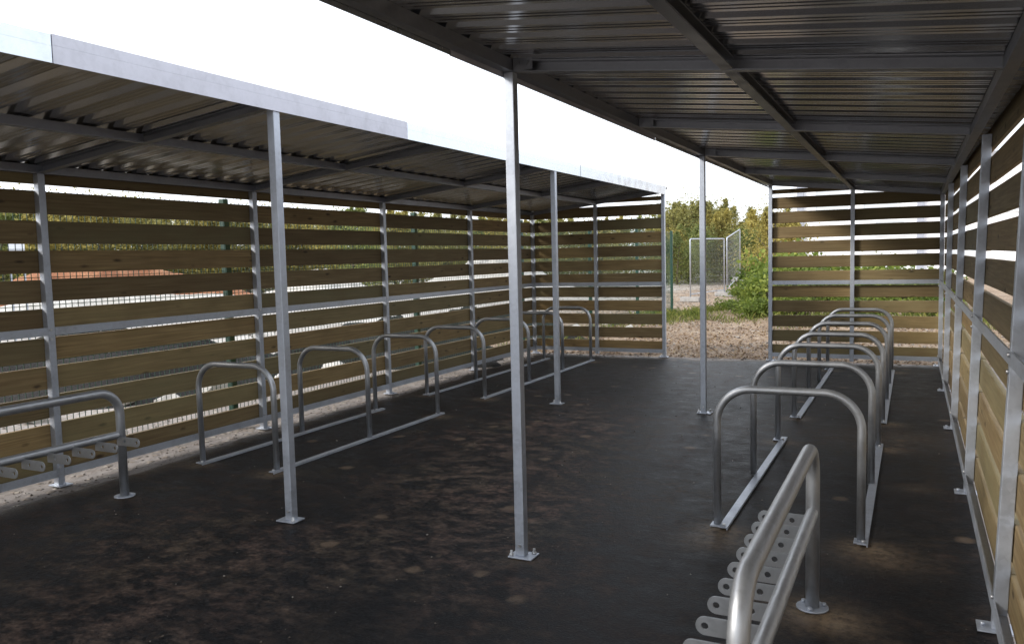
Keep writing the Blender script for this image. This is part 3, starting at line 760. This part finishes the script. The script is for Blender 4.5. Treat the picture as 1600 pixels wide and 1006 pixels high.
# the open view between the two shelters
view = [('green', 1030, 50, 1.0), ('olive', 1052, 47, 1.12), ('olive', 1074, 50, 1.15), ('gold', 1040, 43, .8), ('olive', 1096, 50, 1.16), ('olive', 1114, 52, 1.2), ('green', 1078, 44, .8), ('gold', 1132, 50, .92), ('gold', 1118, 44, .9),
        ('gold', 1152, 47, .8), ('olive', 1168, 50, .86), ('gold', 1186, 46, .86), ('olive', 1198, 50, 1.02), ('gold', 1204, 43, .88), ('green', 1160, 42, .7), ('green', 1100, 42, .72), ('green', 1184, 40, .7), ('gold', 1212, 37, .92), ('olive', 1140, 43, .75), ('green', 1058, 40, .62)]
vl = {'green': 'green hedge tree in the open view between the shelters', 'olive': 'olive hedge tree with twiggy top in the open view between the shelters', 'gold': 'golden autumn hedge tree in the open view between the shelters'}
for i, (k, u, d, s) in enumerate(view):
    x, y = at(u, d); tree(k, i % 2, x, y, s, vl[k], .93)
# leafy weed bank right of the temporary fence and behind the end wall
def bush_proto(j, mat, n, size):
    r = np.random.default_rng(500+j); cs = []; m = MB()
    for k in range(22):
        a = r.uniform(0, 6.28); rr = .75*r.random()**.6; z = r.uniform(.12, .95)*(1-.45*rr); cs.append((rr*math.cos(a), rr*math.sin(a), z, r.uniform(.08, .17)))
        m.tube([(.15*math.cos(a), .15*math.sin(a), -.03), (rr*math.cos(a)*.7, rr*math.sin(a)*.7, z*.6), (rr*math.cos(a), rr*math.sin(a), z)], [.012, .009, .004], 4)
    q, t = leaves(cs, n, size, 1.0, 700+j, aspect=.7); keep = q.reshape(-1, 4, 3)[:, 0, 2] > .01
    return m.build('stems', M_bark), leaf_mesh('foliage', q.reshape(-1, 4, 3)[keep].reshape(-1, 3), t[keep], mat)
bp_ = [bush_proto(j, M_weed, 1700, .055) for j in range(3)]
bushes = [(-4.2, 20.9, .5, .25), (-3.75, 20.0, .6, .35), (-3.35, 21.4, .9, .85), (-3.75, 23.6, 1.0, 1.1), (-4.3, 24.6, .7, .6), (-3.0, 20.4, .95, .95), (-2.7, 22.2, 1.3, 1.35), (-3.3, 24.6, 1.4, 1.5), (-2.3, 20.8, 1.1, 1.05),
          (-1.8, 22.4, 1.3, 1.05), (-1.1, 20.6, 1.1, 1.0), (-.5, 22.3, 1.3, 1.05), (.2, 20.8, 1.1, .95), (-1.5, 25, 1.4, 1.1), (-3.2, 18.9, .6, .45), (-2.2, 18.8, .7, .6), (-1.0, 18.7, .7, .6), (.3, 18.9, .7, .55)]
first = set()
for i, (x, y, s, sz) in enumerate(bushes):
    seen_ = x < -2.4
    lab = 'bright green leafy weed bush on the bank beside the temporary fence' if seen_ else 'bright green leafy weed bush glimpsed through the slats of the right end wall'
    root = thing('weed_bush', lab, 'bush', (x, y, gz(x, y)), 'leafy bushes on the weedy bank'); root.scale = (s, s, sz); root.rotation_euler.z = random.uniform(0, 6)
    st, fm = bp_[i % 3]
    o = st if i % 3 not in first else st.copy()
    if i % 3 in first: C.objects.link(o)
    first.add(i % 3); o.parent = root
    fo = bpy.data.objects.new('foliage', fm); C.objects.link(fo); fo.parent = root
# dead leaves littering the path
M_litter = leafmat('dead_leaves', (.07, .042, .022), (.24, .15, .08), (.50, .38, .22))
n = 11000; px = rng.uniform(-6, 1.4, n); py = 11.75+rng.random(n)**1.3*7.5; s_ = .022*rng.uniform(.5, 1.5, n); a = rng.uniform(0, 6.28, n); pz = np.array([gz(i_, j_) for i_, j_ in zip(px, py)])+.006
ca_, sa_ = np.cos(a), np.sin(a); tl = rng.normal(0, .012, (n, 4))
q = np.stack([np.stack([px+ca_*s_*k1-sa_*s_*k2*.6, py+sa_*s_*k1+ca_*s_*k2*.6, pz+np.abs(tl[:, i_])], -1) for i_, (k1, k2) in enumerate(((-1, 0), (0, -1), (1, 0), (0, 1)))], 1)
o = bpy.data.objects.new('leaf_litter', leaf_mesh('leaf_litter', q.reshape(-1, 3), rng.random(n), M_litter)); C.objects.link(o)
tag(o, 'brown fallen leaves littering the dirt path beyond the tarmac', 'leaf litter', kind='stuff')
# rough grass tufts as one mass
gp = []
def tuft(x, y, n, h):
    for _ in range(n): gp.append((x+rng.normal(0, .12), y+rng.normal(0, .12), h*rng.uniform(.4, 1.2)))
for _ in range(900):
    x, y = rng.uniform(-6.2, -2.4), rng.uniform(17.2, 21.2)
    if (y-16.6-.9*math.sin(x*1.7)) > rng.random()*2.6 and math.sin(x*2.3+y)*math.cos(y*1.4-x) > -.35+.3*rng.random(): tuft(x, y, 9, rng.uniform(.06, .17))
for _ in range(260): tuft(rng.uniform(-2.4, 3), rng.uniform(16.8, 19.5), 9, .16)
for _ in range(120): tuft(fx+rng.normal(0, .25), rng.uniform(12, 21), 7, .12)
g = np.array(gp); n = len(g); a = rng.uniform(0, 6.28, n); lean = rng.normal(0, .35, (n, 2))
z = np.array([gz(px, py) for px, py in g[:, :2]]); w = .007
dx, dy = np.cos(a)*w, np.sin(a)*w
q = np.stack([np.stack([g[:, 0]-dx, g[:, 1]-dy, z-.01], -1), np.stack([g[:, 0]+dx, g[:, 1]+dy, z-.01], -1),
              np.stack([g[:, 0]+dx*.6+lean[:, 0]*g[:, 2]*.6, g[:, 1]+dy*.6+lean[:, 1]*g[:, 2]*.6, z+g[:, 2]*.7], -1), np.stack([g[:, 0]+lean[:, 0]*g[:, 2]*1.2, g[:, 1]+lean[:, 1]*g[:, 2]*1.2, z+g[:, 2]], -1)], 1)
me = leaf_mesh('grass', q.reshape(-1, 3), rng.random(n), M_grass)
o = bpy.data.objects.new('grass', me); C.objects.link(o); tag(o, 'rough yellow green grass along the edge of the dirt path', 'grass', kind='stuff')

# ------------------------------------------------------------------ light
SUN_EL, SUN_AZ = R(28.5), R(233)       # azimuth measured clockwise from +y
world = bpy.data.worlds.new('World'); scene.world = world; world.use_nodes = True
nt = world.node_tree; bg = nt.nodes['Background']
sky = N(nt, 'ShaderNodeTexSky', sky_type='NISHITA'); sky.sun_disc = False; sky.sun_elevation = SUN_EL; sky.sun_rotation = SUN_AZ
v = N(nt, 'ShaderNodeTexCoord').outputs['Generated']
cl = noise(nt, v, 1.6, 6, .55)
fac = ramp(nt, cl, [(.3, (.72,)*3), (.6, (.97,)*3)])
c = mixc(nt, fac, sky.outputs[0], (8.8, 9.25, 10.0))
L(nt, c, bg.inputs[0]); bg.inputs[1].default_value = .12
sd = bpy.data.lights.new('sun', 'SUN'); sun = bpy.data.objects.new('sun', sd); C.objects.link(sun)
sd.energy = 2.3; sd.angle = R(14); sd.color = (1, .94, .85)
dirv = Vector((math.sin(SUN_AZ)*math.cos(SUN_EL), math.cos(SUN_AZ)*math.cos(SUN_EL), math.sin(SUN_EL)))
sun.rotation_euler = dirv.to_track_quat('Z', 'Y').to_euler()
scene.view_settings.view_transform = 'Standard'; scene.view_settings.look = 'None'
scene.view_settings.exposure = .8; scene.view_settings.gamma = 1
scene.render.engine = 'CYCLES'; scene.cycles.max_bounces = 8; scene.cycles.diffuse_bounces = 5; scene.cycles.glossy_bounces = 4
scene.cycles.use_denoising = True
